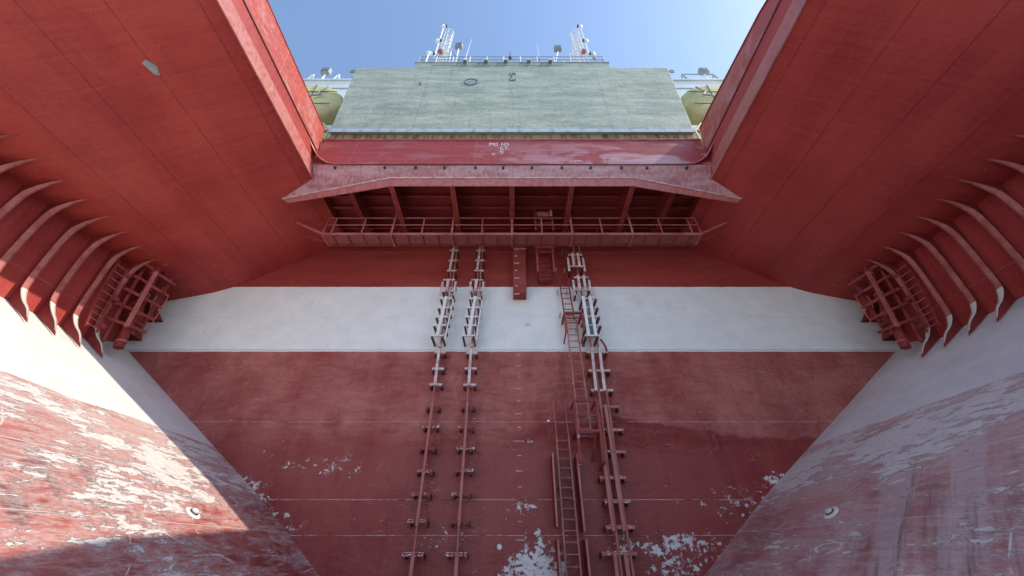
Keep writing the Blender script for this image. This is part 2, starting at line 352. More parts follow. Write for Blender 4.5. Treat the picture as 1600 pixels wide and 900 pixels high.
# ------------------------------------------------------------------ mesh helper
class B:
    def __init__(s): s.bm = bmesh.new()
    def pts(s, vs, fs):
        v = [s.bm.verts.new(p) for p in vs]
        for f in fs:
            try: s.bm.faces.new([v[i] for i in f])
            except ValueError: pass
        return s
    def box(s, a, b):
        x0, x1 = sorted((a[0], b[0])); y0, y1 = sorted((a[1], b[1])); z0, z1 = sorted((a[2], b[2]))
        return s.pts([(x, y, z) for x in (x0, x1) for y in (y0, y1) for z in (z0, z1)],
                     [(0, 1, 3, 2), (4, 6, 7, 5), (0, 4, 5, 1), (2, 3, 7, 6), (0, 2, 6, 4), (1, 5, 7, 3)])
    def bar(s, p, q, w, h, up=(0, 0, 1)):
        p, q = Vector(p), Vector(q); d = (q - p).normalized(); u = Vector(up)
        if abs(d.dot(u)) > .95: u = Vector((0, 1, 0))
        r = d.cross(u).normalized(); u = r.cross(d).normalized()
        r *= w / 2; u *= h / 2
        return s.pts([e + a * r + b * u for e in (p, q) for a, b in ((-1, -1), (1, -1), (1, 1), (-1, 1))],
                     [(0, 1, 2, 3), (7, 6, 5, 4), (0, 4, 5, 1), (1, 5, 6, 2), (2, 6, 7, 3), (3, 7, 4, 0)])
    def tube(s, p, q, r, n=10, r2=None):
        p, q = Vector(p), Vector(q); d = (q - p).normalized(); u = Vector((0, 0, 1))
        if abs(d.z) > .95: u = Vector((0, 1, 0))
        a = d.cross(u).normalized(); b = a.cross(d); r2 = r if r2 is None else r2
        vs = [p + r * (math.cos(t) * a + math.sin(t) * b) for t in [2 * math.pi * i / n for i in range(n)]]
        vs += [q + r2 * (math.cos(t) * a + math.sin(t) * b) for t in [2 * math.pi * i / n for i in range(n)]]
        return s.pts(vs, [(i, (i + 1) % n, n + (i + 1) % n, n + i) for i in range(n)] + [tuple(range(n))[::-1], tuple(range(n, 2 * n))])
    def path(s, ps, r, n=8):
        for a, b in zip(ps[:-1], ps[1:]): s.tube(a, b, r, n)
        return s
    def ring(s, c, rad, r, ax='z', a0=0, a1=360, n=16, e=1.):
        P = []
        for i in range(n + 1):
            t = R(a0 + (a1 - a0) * i / n); u, v = rad * math.cos(t), rad * e * math.sin(t)
            P.append({'z': (c[0] + u, c[1] + v, c[2]), 'y': (c[0] + u, c[1], c[2] + v), 'x': (c[0], c[1] + u, c[2] + v)}[ax])
        return s.path(P, r, 6)
    def prism(s, sec, y0, y1):                  # section of (x, z) swept along y
        n = len(sec)
        return s.pts([(x, y0, z) for x, z in sec] + [(x, y1, z) for x, z in sec],
                     [(i, (i + 1) % n, n + (i + 1) % n, n + i) for i in range(n)] + [tuple(range(n)), tuple(range(2 * n - 1, n - 1, -1))])
    def plate(s, poly, th):                     # planar 3D polygon given a thickness
        P = [Vector(p) for p in poly]; n = len(P); nn = Vector((0, 0, 0))
        for i in range(n): nn += P[i].cross(P[(i + 1) % n])
        nn.normalize(); nn *= th / 2
        return s.pts([p - nn for p in P] + [p + nn for p in P],
                     [(i, (i + 1) % n, n + (i + 1) % n, n + i) for i in range(n)] + [tuple(range(n))[::-1], tuple(range(n, 2 * n))])
    def strip(s, A, Bv, th):                    # ribbon between two polylines, with thickness
        A = [Vector(a) for a in A]; Bv = [Vector(b) for b in Bv]; n = len(A); T = []
        for i in range(n):
            t = (A[min(i + 1, n - 1)] - A[max(i - 1, 0)]); wv = Bv[i] - A[i]
            k = t.cross(wv)
            T.append(k.normalized() * th if k.length > 1e-6 else Vector((0, 0, th)))
        vs = A + Bv + [a + t for a, t in zip(A, T)] + [b + t for b, t in zip(Bv, T)]
        fs = []
        for i in range(n - 1):
            fs += [(i, i + 1, n + i + 1, n + i), (2 * n + i, 3 * n + i, 3 * n + i + 1, 2 * n + i + 1),
                   (i, 2 * n + i, 2 * n + i + 1, i + 1), (n + i, n + i + 1, 3 * n + i + 1, 3 * n + i)]
        fs += [(0, n, 3 * n, 2 * n), (n - 1, 3 * n - 1, 4 * n - 1, 2 * n - 1)]
        return s.pts(vs, fs)
    def lathe(s, p, q, prof, n=20):             # prof: (t along p-q, radius)
        p, q = Vector(p), Vector(q)
        for (t0, r0), (t1, r1) in zip(prof[:-1], prof[1:]): s.tube(p.lerp(q, t0), p.lerp(q, t1 + 1e-4), max(r0, .001), n, max(r1, .001))
        return s
    def make(s, name, mat, parent=None, smooth=False, bevel=0, loc=None):
        bmesh.ops.recalc_face_normals(s.bm, faces=s.bm.faces)
        me = bpy.data.meshes.new(name)
        s.bm.to_mesh(me); s.bm.free(); me.materials.append(mat)
        if smooth:
            for f in me.polygons: f.use_smooth = True
            me.set_sharp_from_angle(angle=R(smooth if smooth > 1 else 35))
        o = bpy.data.objects.new(name, me); C.objects.link(o)
        if parent:
            o.parent = parent; o.matrix_parent_inverse = Matrix.Translation(-base_of(parent))
        if bevel:
            b = o.modifiers.new('bevel', 'BEVEL'); b.width = bevel; b.segments = 2; b.limit_method = 'ANGLE'
        return o
def base_of(o):
    return o.location if o.type == 'EMPTY' else Vector((0, 0, 0))
def thing(name, label, cat, loc=(0, 0, 0), group=None):
    o = bpy.data.objects.new(name, None); C.objects.link(o); o.location = loc; o.empty_display_size = .3
    o['label'] = label; o['category'] = cat
    if group: o['group'] = group
    return o
def text(body, x, y, z, size, mat, parent, name='lettering', rot=(90, 0, 0), sx=1., bold=.0):
    cu = bpy.data.curves.new('lettering', 'FONT'); cu.body = body; cu.size = size; cu.extrude = .002; cu.offset = bold
    t = bpy.data.objects.new('lettering_src', cu); C.objects.link(t)
    bpy.context.view_layer.update()
    me = bpy.data.meshes.new_from_object(t.evaluated_get(bpy.context.evaluated_depsgraph_get()))
    bpy.data.objects.remove(t); me.materials.clear(); me.materials.append(mat)
    from mathutils import Euler
    me.transform(Matrix.Translation((x, y, z)) @ Euler([R(a) for a in rot]).to_matrix().to_4x4() @ Matrix.Diagonal((sx, 1, 1, 1)))
    o = bpy.data.objects.new(name, me); C.objects.link(o); o.parent = parent
    o.matrix_parent_inverse = Matrix.Translation(-base_of(parent)); return o

# ------------------------------------------------------------------ dock floor
g = B().pts([(-900, -900, -1.7), (900, -900, -1.7), (900, 900, -1.7), (-900, 900, -1.7)], [(0, 1, 2, 3)]).make('ground', GROUND)
g['kind'] = 'structure'

# ------------------------------------------------------------------ the two side hulls
Y1 = 26.
FRAMES = [11.4 - .8 * i for i in range(0, 10)]
CEIL = [(8.97, 13.5), (10.6, 12.44), (12.2, 11.38), (13.1, 10.8), (13.8, 10.4), (14.5, 10.12), (15.2, 9.93), (16.1, 9.7), (17.4, 9.42)]
def side(s, lab, word, Y0):
    X = lambda sec: [(s * x, z) for x, z in sec]; YO = .2 if s < 0 else .6  # overhang stops short out of view so more skylight gets in
    t = thing('side_hull', lab, 'ship hull', (s * 12, 6, -1.7), 'twin hulls flanking the slot')
    zt = 16.9 if s < 0 else 15.3  # right deck top set lower so the sun clears it
    B().prism(X(CEIL + [(30, 9.42), (30, zt), (9.8 if s < 0 else 9.35, zt), (9.2, 15.05), (9.13, 15.05)]), YO, Y1).make('overhang', OVER, t, smooth=20)
    # narrow sloping deck edge strip, then the bulwark standing slightly proud of it
    B().strip([(s * 8.955, YO, 13.49), (s * 8.955, 9.62, 13.49)], [(s * 9.17, YO, 15.06), (s * 9.17, 9.62, 15.06)], .012 * -s).make('edge_plate', DECK, t)
    B().prism(X([(8.93, 13.44), (8.985, 13.44), (9.0, 13.52), (8.945, 13.56)]), YO, 10.12).make('lip', PINK, t)
    sec = [(9.13, 15.0), (9.58, 17.3), (9.68, 17.3), (9.25, 15.0)]
    if s < 0:
        B().prism(X(sec), YO, 9.72).make('bulwark', DECK, t)
        B().prism(X([(9.55, 17.29), (9.75, 17.29), (9.75, 17.34), (9.55, 17.34)]), YO, 9.72).make('top_rail', FIT, t)
    else:                                        # bulwark top lowered towards the viewer to shape the sun patch opposite
        st = [(9.72, 17.3), (8.6, 17.2), (6.6, 16.8), (4.6, 16.4), (3.0, 15.7), (1.0, 15.1)]
        vs = []; n = len(st)
        for y, z in st:
            x = 9.13 + .45 * (z - 15.0) / 2.3
            vs += [(9.13, y, 15.0), (x, y, z), (x + .1, y, z), (9.25, y, 15.0)]
        fs = [(4 * i + a, 4 * i + b, 4 * i + 4 + b, 4 * i + 4 + a) for i in range(n - 1) for a, b in ((0, 1), (1, 2), (2, 3), (3, 0))] + [(0, 1, 2, 3), (4 * n - 1, 4 * n - 2, 4 * n - 3, 4 * n - 4)]
        B().pts(vs, fs).make('bulwark', DECK, t)
        b = B()
        for (ya, za), (yb, zb) in zip(st[:-1], st[1:]): b.bar((9.18 + .45 * (za - 15.0) / 2.3, ya, za + .02), (9.18 + .45 * (zb - 15.0) / 2.3, yb, zb + .02), .18, .05)
        b.make('top_rail', FIT, t)
    B().bar((s * 9.10, YO + .4, 15.03), (s * 9.10, 9.5, 15.03), .03, .05).make('gap_shadow', SHADE_RED, t)  # dark bar painted as the shadow in the gap below the bulwark
    # curved fairing in the corner with the cross beam
    A = [(9.135, 8.7, 15.02), (9.12, 8.95, 14.9), (8.99, 9.2, 14.62), (8.82, 9.3, 14.38), (8.62, 9.36, 14.2), (8.35, 9.5, 14.11), (7.85, 9.585, 14.08)]
    D = [(9.15, 8.7, 15.1), (9.17, 9.1, 15.2), (9.16, 9.4, 15.1), (9.1, 9.56, 14.85), (8.8, 9.58, 14.5), (8.4, 9.585, 14.25), (7.85, 9.59, 14.12)]
    B().strip([(s * x, y, z) for x, y, z in A], [(s * x, y, z) for x, y, z in D], .015 * s).make('fairing', DECK, t, smooth=60)
    B().strip([(s * (x - .012), y - .012, z - .02) for x, y, z in A], [(s * (x - .012), y - .012, z + .01 + .06 * math.sin(math.pi * i / 6) ** 3) for i, (x, y, z) in enumerate(A)], .02 * s).make('fairing_edge', PINK, t, smooth=60)
    # lower hull: white upper slope, antifouling below
    SEC = [(18.5, 8.26), (17.2, 7.37), (13.0, 4.48), (8.95, 1.73), (8.6, 1.48), (7.3, .5), (5.9, -.6), (4.5, -1.75), (30, -1.75), (30, 8.26)]
    B().prism(X(SEC), Y0, Y1).make('lower_hull', SHR if s > 0 else SHL, t, smooth=25)
    # recessed side plating behind the frames, cant plating towards the end wall
    B().prism(X([(16.15, 9.72), (15.5, 6.08), (15.8, 6.08), (16.5, 9.72)]), Y0, 11.5).make('side_plating', OVER, t)
    P = [(16.15, 11.5, 9.72), (15.5, 11.5, 6.08), (17.25, 14.05, 7.35), (16.45, 14.05, 9.72)]
    Q = [(x + .5, y, z) for x, y, z in P]
    B().pts([(s * x, y, z) for x, y, z in P + Q], [(0, 1, 2), (0, 2, 3), (4, 6, 5), (4, 7, 6), (0, 4, 5, 1), (1, 5, 6, 2), (2, 6, 7, 3), (3, 7, 4, 0)]).make('side_plating', OVER, t)
    # horizontal seam bead and the small knuckle seam lines on the plating
    B().tube((s * 15.72, Y0, 7.3), (s * 15.72, 11.45, 7.3), .012, 6).make('weld_bead', PINK, t)
    # upright frames: web plus flange
    prof = [(14.75, 10.06), (15.15, 9.90), (15.40, 9.66), (15.60, 9.25), (15.60, 8.6), (15.47, 7.7), (15.33, 6.95), (15.2, 6.58), (14.95, 6.22), (14.62, 5.9), (14.28, 5.42)]
    q = []
    for i in range(len(prof) - 1):
        p0, p1, p2, p3 = [Vector(prof[max(0, min(len(prof) - 1, i + j))]) for j in (-1, 0, 1, 2)]
        for u in (0, .33, .67): q.append(tuple(.5 * ((2 * p1) + (p2 - p0) * u + (2 * p0 - 5 * p1 + 4 * p2 - p3) * u * u + (3 * p1 - p0 - 3 * p2 + p3) * u ** 3)))
    q.append(prof[-1]); prof = q
    wd = [.155 * min(1, max(.02, (i - 1) / 8)) * min(1, max(.03, (len(prof) - 2 - i) / 8)) for i in range(len(prof))]
    wd_old = [.01, .03, .13, .2, .2, .2, .2, .2, .18, .1, .01]
    PR0 = prof; rnd = random.Random(5 if s < 0 else 9)
    for y in FRAMES:
        a, b_, c = [rnd.uniform(-.05, .05) for _ in range(3)]
        prof = [(x + (.6 * a * math.sin(i * .33) + .5 * b_ * math.sin(i * .17)) * min(1, i / 6, (len(PR0) - 1 - i) / 6), z + (c * .8) * min(1, i / 6, (len(PR0) - 1 - i) / 6)) for i, (x, z) in enumerate(PR0)]
        wb = B().plate([(s * x, y, z) for x, z in prof] + [(s * 15.6, y, 6.28), (s * 16.3, y, 9.7)], .02).make('frame', FITD, t)
        B().strip([(s * x, y - d, z) for (x, z), d in zip(prof, wd)][1:-1], [(s * x, y + .02, z) for (x, z), d in zip(prof, wd)][1:-1], .022 * s).make('flange', PAINTED, wb, smooth=50)
    # cant frames landing on the end wall
    for tip, mid, foot, corner in (((15.15, 12.15, 9.96), [(15.55, 12.25, 9.6), (15.9, 12.5, 9.0), (16.15, 12.9, 8.2), (16.35, 13.3, 7.75), (16.45, 13.6, 7.55)], (16.35, 13.98, 7.47), (17.25, 13.98, 7.47)),
                                   ((15.2, 12.8, 9.94), [(15.65, 12.9, 9.6), (15.95, 13.05, 9.3), (16.15, 13.25, 9.0), (16.25, 13.5, 8.62), (16.2, 13.75, 8.48)], (15.95, 13.98, 8.42), (16.85, 13.98, 8.42))):
        pl = [tip] + mid + [foot]
        wb = B().pts([(s * x, y, z) for x, y, z in pl + [corner, (16.3, 12.6, 9.62)]] + [(s * x, y - .02, z + .01) for x, y, z in pl + [corner, (16.3, 12.6, 9.62)]],
                     [(i, (i + 1) % 9, 8 if 0 else 8) for i in range(0)] + [(8, i, i + 1) for i in range(7)] + [(17, 9 + i + 1, 9 + i) for i in range(7)] + [(i, i + 1, 10 + i, 9 + i) for i in range(8)]).make('frame', FITD, t)
        B().strip([(s * x, y - .09, z + .02) for x, y, z in pl[1:-1]], [(s * x, y + .04, z) for x, y, z in pl[1:-1]], .02 * s).make('flange', PINK, wb)
    # faint doubler seams where the frames land on the overhang
    for y in (11.75, 12.5, 13.2):
        B().bar((s * 15.1, y, 9.945), (s * 13.5, y - .05, 10.555), .03, .02).make('weld_bead', PINK, t)
    # docking plug with ring
    c = Vector((s * 7.62, 10.0, .72)); nrm = Vector((-s * .61, 0, .79))
    nrm = Vector((-s * .608, 0, .794)); nrm = Vector((-s * 1, 0, 1.3)).normalized()
    pg = B().lathe(c - nrm * .04, c + nrm * .05, [(0, .2), (.8, .2), (1, .15)]).make('hull_plug', CHALK, t)
    B().lathe(c + nrm * .05, c + nrm * .075, [(0, .115), (1, .1)]).make('plug_cap', DARK, pg)
    B().lathe(c + nrm * .07, c + nrm * .1, [(0, .088), (1, .08)]).make('plug_core', CHALK, pg)
    if s < 0: # grey patch where a bracket was cut away from the overhang
        B().plate([(-11.3, 4.6, 11.972 - .005), (-11.17, 4.55, 12.06 - .008), (-11.05, 4.75, 12.14 - .01), (-11.12, 5.02, 12.09 - .008), (-11.22, 4.95, 12.03 - .006)], .008).make('bare_patch', GREY, t)
    return t
HL = side(-1, 'left red and white ship hull, its lower slope half in sunlight', 'left', -2.5)
HR = side(1, 'right red and white ship hull, wholly in shade, with dark vertical streaks low down', 'right', -3.)

# ------------------------------------------------------------------ end wall between the hulls
t = thing('end_wall', 'red hull wall with broad white band closing the far end of the slot', 'ship wall', (0, 14, -1.7))
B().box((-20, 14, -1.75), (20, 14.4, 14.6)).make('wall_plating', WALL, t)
mk = B(); d = 2.
for i in range(0, 36):
    z = -.2 + .5 * i
    if z > 6.8: break
    big = abs((z - 3.3) % 5) < .26
    wv = .21 if i % 2 else .11
    if big: wv = .34
    mk.box((.28 - wv * .7, 13.988, z - .012), (.28 + wv * .5, 13.997, z + .012))
mk.make('draft_marks', PALE, t)
text('10m', .56, 13.99, 8.25, .17, GREY, t); text('5m', .56, 13.99, 3.24, .17, PALE, t)
pr_ = B()
for x, z, r in ((-.4, 0.12, .09), (1.4, 4.03, .06), (-9.9, 1.9, .12)):
    pr_.lathe((x, 14.01, z), (x, 13.97, z), [(0, r), (1, r * .8)], 12)
pr_.make('paint_spot', CHALK, t)

# ------------------------------------------------------------------ cross beam over the wall
t = thing('cross_beam', 'red box girder with lettering spanning between the two hulls above the catwalk', 'ship beam', (0, 10, 13))
B().box((-9.12, 9.6, 14.09), (9.12, 9.7, 16.1)).make('front_plate', BEAM, t)
B().box((-8.0, 9.565, 14.06), (8.0, 9.6, 14.1)).make('crease_bar', SHADE_RED, t)
B().box((-9.2, 9.55, 16.08), (9.2, 9.75, 16.13)).make('top_edge', PINK, t)
B().box((-9.3, 9.7, 14.1), (9.3, 14.3, 14.18)).make('underside_plating', FITD, t)
B().box((-9.3, 9.75, 15.9), (9.3, 22, 16.05)).make('deck_plating', GREY, t)
E1, E2 = (5.47, 9.87, 13.5), (10.25, 10.36, 12.66)
B().pts([(-9.05, 9.6, 14.1), (-5.47, 9.6, 14.1), (5.47, 9.6, 14.1), (9.05, 9.6, 14.1), (-E2[0], E2[1], E2[2]), (-5.47, 9.87, 13.5), E1, E2,
         (-9.05, 9.66, 14.12), (-5.47, 9.66, 14.12), (5.47, 9.66, 14.12), (9.05, 9.66, 14.12), (-E2[0], E2[1] + .03, E2[2] + .02), (-5.47, 9.9, 13.52), (5.47, 9.9, 13.52), (E2[0], E2[1] + .03, E2[2] + .02)],
        [(0, 1, 5, 4), (1, 2, 6, 5), (2, 3, 7, 6), (8, 12, 13, 9), (9, 13, 14, 10), (10, 14, 15, 11)]).make('skirt_plate', SKIRTP, t)
lo = [(-10.0, 10.45, 12.1), (-5.35, 9.93, 12.96), (5.35, 9.93, 12.96), (10.0, 10.45, 12.1)]; hi = [(-E2[0], E2[1] - .005, E2[2]), (-5.47, 9.865, 13.5), (5.47, 9.865, 13.5), (E2[0], E2[1] - .005, E2[2])]
B().strip(hi, [(-10.0, 10.41, 12.42), (-5.35, 9.92, 12.98), (5.35, 9.92, 12.98), (10.0, 10.41, 12.42)], .03).make('face_flange', DECK, t)
B().strip([(x, y - .03, z + .01) for x, y, z in hi], [(x, y - .03, z - .05) for x, y, z in hi], .03).make('flange_edge', PALE, t)
for x in (-8.0, -5.75, -4.35, -3.05, -1.65, -.4, .9, 2.25, 3.55, 4.95, 6.1, 7.9):
    B().tube((x, 9.58, 13.93), (x, 9.72, 13.93), .055, 12).make('drain_hole', DARK, t)
GX = [-5.35, -2.65, 0.0, 2.65, 5.35]
for i, x in enumerate(GX + [-7.3, 7.3]):
    k = 0 if i < 5 else 1
    yb = 9.96 if not k else 10.3
    pts = [(x, yb, 14.1), (x, yb, 12.97), (x, 11.2, 12.93), (x, 12.2, 12.85), (x, 13.0, 12.9), (x, 13.6, 13.15), (x, 13.98, 13.5), (x, 13.98, 14.1)]
    if k: pts = [(x, yb, 14.1), (x, yb, 13.0), (x, 13.0, 13.0), (x, 13.98, 13.4), (x, 13.98, 14.1)]
    wb = B().plate(pts, .025).make('girder_web', FITD, t)
    e = pts[1:-1]
    B().strip([(x - .11, y, z) for _, y, z in e], [(x + .11, y, z) for _, y, z in e], -.025).make('web_flange', FIT if k == 0 else FITD, wb)
    if not k:
        B().lathe((x - .03, 11.4, 13.35), (x + .03, 11.4, 13.35), [(0, .13), (1, .13)], 14).make('lightening_hole', SHADE_RED, wb)
for y in (10.5, 11.2, 11.9, 12.6, 13.3):
    B().box((-9.25, y - .012, 13.84), (9.25, y + .012, 14.1)).make('stiffener', FITD, t)
    B().box((-9.25, y - .05, 13.825), (9.25, y + .05, 13.845)).make('stiffener_flange', FIT, t)
    
for s in (-1, 1):
    B().strip([(s * 9.3, 12.6, 12.55), (s * 8.2, 12.75, 12.85), (s * 7.5, 12.9, 13.0), (s * 5.35, 12.9, 13.0)], [(s * 9.3, 12.9, 12.55), (s * 8.2, 13.1, 12.85), (s * 7.5, 13.2, 13.0), (s * 5.35, 13.2, 13.0)], .03).make('stringer', FIT, t)
text('IMO  NO', -1.12, 9.592, 15.60, .37, CHALK, t, sx=.66, bold=.0)
text('G.T', -.59, 9.592, 15.27, .37, CHALK, t, sx=.64, bold=.0)
text('N', -.59, 9.592, 14.95, .37, CHALK, t, sx=.66, bold=.0)
fr = B()
for x, z, a in ((-.26, 15.36, .07), (-.18, 15.27, .05), (-.52, 14.9, .06), (-1.25, 14.88, .05), (-.95, 14.86, .12), (-.9, 14.96, .1)):
    fr.box((x, 9.587, z), (x + a, 9.598, z + .025))
fr.make('worn_lettering', CHALK, t)
fr = B(); fr.box((-1.35, 9.592, 14.3), (-1.338, 9.598, 15.0)); fr.box((-.62, 9.592, 14.3), (-.608, 9.598, 15.0)); fr.make('marking_line', PINK, t)
# small junction box and pipes on the inner wall
t = thing('equipment_frame', 'small steel frame with pale box behind the catwalk rail', 'bracket', (1.3, 13.6, 12.6))
for x in (1.13, 1.97): B().bar((x, 11.95, 12.3), (x, 11.95, 14.08), .09, .08, (0, 1, 0)).make('post', FIT, t)
B().bar((1.13, 12.0, 13.15), (1.97, 12.0, 13.15), .05, .05).bar((1.13, 12.0, 12.85), (1.97, 12.0, 12.85), .05, .05).make('crossbar', FIT, t)
B().box((1.22, 11.82, 13.22), (1.84, 11.93, 13.46)).make('box', PINK, t, bevel=.015); B().box((1.86, 11.78, 13.16), (1.95, 11.84, 13.5)).make('cover', PALE, t)
B().tube((1.3, 11.86, 13.22), (1.3, 11.9, 12.4), .02).make('cable', DARK, t)

# ------------------------------------------------------------------ catwalk
t = thing('catwalk', 'red steel catwalk with mesh floor and double rail hung under the cross beam', 'catwalk', (0, 12.1, 11.9))
XE = 8.85
B().box((-XE, 11.86, 11.9), (XE, 12.5, 11.925)).make('grating', GRAT, t)
B().box((-XE, 11.80, 11.86), (XE, 11.85, 11.98)).make('edge_beam', PINK, t)
B().box((-XE, 12.5, 11.84), (XE, 12.55, 11.98)).make('edge_beam', FIT, t)
x = -8.4
while x < 8.6:
    B().bar((x, 11.85, 11.87), (x, 12.5, 11.87), .03, .06).make('floor_bar', FIT, t); x += .7
for z, m_ in ((13.0, FIT), (12.52, FIT)): B().tube((-XE, 11.82, z), (XE, 11.82, z), .024, 8).make('handrail', PINK, t)
for z in (13.0, 12.4): B().tube((-XE, 12.52, z), (XE, 12.52, z), .016, 8).make('handrail', FIT, t)
for k in range(-6, 7):
    x = k * 1.41
    if k % 2 == 0 and abs(k) < 5:
        B().bar((x, 11.79, 11.8), (x, 11.79, 13.9), .09, .04, (0, 1, 0)).make('hanger', PINK, t)
        B().bar((x, 11.8, 11.82), (x, 12.55, 11.82), .06, .08).make('cross_bar', PINK, t)
    else:
        B().bar((x, 11.81, 11.9), (x, 11.81, 13.0), .06, .04, (0, 1, 0)).make('post', PINK, t)
    B().bar((x, 12.53, 11.9), (x, 12.53, 13.0), .04, .03, (0, 1, 0)).make('post', FIT, t)
for s in (-1, 1):
    B().bar((s * XE, 11.82, 11.92), (s * 10.25, 11.75, 12.6), .11, .08).make('end_stay', PINK, t)
    B().bar((s * (XE - .3), 12.52, 11.88), (s * 10.1, 12.3, 12.3), .09, .07).make('end_stay', FIT, t)
    B().bar((s * XE, 11.82, 11.9), (s * XE, 12.52, 11.9), .06, .1).make('end_beam', PINK, t)
    B().tube((s * XE, 11.82, 13.0), (s * XE, 12.52, 13.0), .018).make('handrail', PINK, t)
    B().bar((s * XE, 11.82, 11.95), (s * XE, 11.82, 13.0), .05, .05, (0, 1, 0)).make('post', PINK, t)
    B().bar((s * 8.45, 12.0, 11.95), (s * 8.45, 12.5, 13.0), .12, .03, (0, 1, 0)).make('end_post', FIT, t)

# ------------------------------------------------------------------ single guide rails
def bracket(parent, x, z, w, dep, mat, leg=.08):
    y = 14 - dep
    o = B().box((x - w / 2 - .05, y, z - .035), (x + w / 2 + .05, y + .05, z + .03)).make('bracket', mat, parent)
    for sx in (-1, 1):
        B().box((x + sx * w / 2 - leg / 2, y + .05, z - .1), (x + sx * w / 2 + leg / 2, 14.0, z + .02)).make('bracket_leg', SHADE_RED, o)  # legs coloured dark to stand for their shade
def low_bracket(parent, xa, xb, y, z, mat):
    o = B().box((xa, y, z - .045), (xb, y + .03, z + .05)).box((xa, y + .03, z + .025), (xb, y + .13, z + .05)).make('bracket', mat, parent)
    for x in (xa + .04, xb - .04): B().box((x - .04, y + .03, z - .12), (x + .04, 14.0, z + .02)).make('bracket_leg', SHADE_RED, o)
def chips(cx, z, n, dep, parent, w=.2):
    y = 14 - dep; x = cx - w - .02
    while x < cx + w - .03:                      # ragged flaps of old white paint left on the bracket top
        l = random.uniform(.05, .16)
        if random.random() < .72:
            k = 5; top, bot = [], []
            for i in range(k):
                u = x + l * i / (k - 1)
                top.append((u, y + random.uniform(.03, .1), z + .056 + random.uniform(0, .02))); bot.append((u, y - .014, z + random.uniform(-.05, .02)))
            B().strip(top, bot, .008).make('peeled_paint', CHALK, parent)
        x += l + random.uniform(.0, .06)
def guide(x0, label, shift):
    t = thing('guide_rail', label, 'guide rail', (x0, 14, -.5), 'single guide rails up the end wall')
    K = lambda d: (14 - d) / 13.4
    k = K(.55)
    for i, z in enumerate((12.35, 11.68, 11.02)): bracket(t, (x0 + .08) * k, z * k, .36, .55, PALE, .05)
    B().bar(((x0 + .05) * k, 13.42, 12.5 * k), ((x0 - .01) * k, 13.42, 11.0 * k), .1, .02, (0, 1, 0)).make('guard_bar', PALE, t)
    k = K(.8)
    for z in (10.45, 9.78): bracket(t, (x0 + .02) * k, z * k, .44, .8, PALE, .06)
    for s in (-1, 1): B().bar(((x0 + .02) * k + s * .3, 13.3, 10.4 * k), ((x0 + .0) * k + s * .3, 13.3, 9.6 * k), .025, .1, (1, 0, 0)).make('side_bar', PALE, t)
    B().bar(((x0 + .0) * k, 13.16, 10.45 * k), ((x0 - .03) * k, 13.16, 9.75 * k), .12, .03, (0, 1, 0)).make('guard_bar', PALE, t)
    k = K(.85)
    for i, z in enumerate((9.37, 8.87, 8.38, 7.94, 7.43)): bracket(t, (x0 - .02 - .04 * i) * k, z * k, .44, .85, WHT, .06)
    B().bar(((x0 + .0) * k, 13.13, 9.45 * k), ((x0 - .16) * k, 13.13, 7.43 * k), .13, .03, (0, 1, 0)).make('guard_bar', WHT, t)
    for s in (-1, 1): B().bar(((x0 + .0) * k + s * .3, 13.3, 9.4 * k), ((x0 - .16) * k + s * .3, 13.3, 7.3 * k), .02, .06, (1, 0, 0)).make('side_bar', WHT, t)
    B().lathe((x0 - .02, 13.4, 9.55), (x0 - .02, 13.4, 9.67), [(0, .09), (.5, .11), (1, .09)], 14).make('collar', PINK, t)
    B().lathe((x0 - .03, 13.5, 6.93), (x0 - .03, 13.5, 7.05), [(0, .07), (.5, .085), (1, .07)], 14).make('collar', PALE, t)
    # long inner pipe
    B().path([(x0 + .04, 13.62, 13.9), (x0, 13.62, 9.), (x0 - .04, 13.62, 5.), (x0 + .02, 13.62, -1.7)], .035).make('pipe', PINK, t)
    B().path([(x0 + .16, 13.75, 13.9), (x0 + .1, 13.75, 7.2)], .02).make('pipe', PALE, t)
    lows = [6.75, 6.03, 5.33, 4.46, 3.72, 2.99, 2.26, 1.52, .79, -.06, -.95]
    for i, z in enumerate(lows):
        z += random.uniform(-.03, .03); hw = .23 + .01 * i
        low_bracket(t, x0 - hw, x0 + hw, 13.63, z, PALE if i < 3 else FIT)
        if i > 3 and (i + shift) % 5: chips(x0, z, 3, .37, t, hw)
    B().bar((x0 - .04, 13.56, 6.9), (x0 - .02, 13.56, 5.28), .11, .05, (0, 1, 0)).make('guard_bar', PALE, t)
    B().bar((x0 - .02, 13.58, 4.6), (x0 + .0, 13.58, .65), .085, .05, (0, 1, 0)).make('guard_bar', PINK, t)
    B().bar((x0 + .01, 13.58, -.0), (x0 + .02, 13.58, -1.7), .11, .05, (0, 1, 0)).make('guard_bar', PINK, t)
    return t
guide(-3.03, 'leftmost of the bracketed guide rails climbing the end wall, worn white in the middle', 0)
guide(-1.69, 'bracketed single guide rail between the leftmost rail and the draft marks', 2)

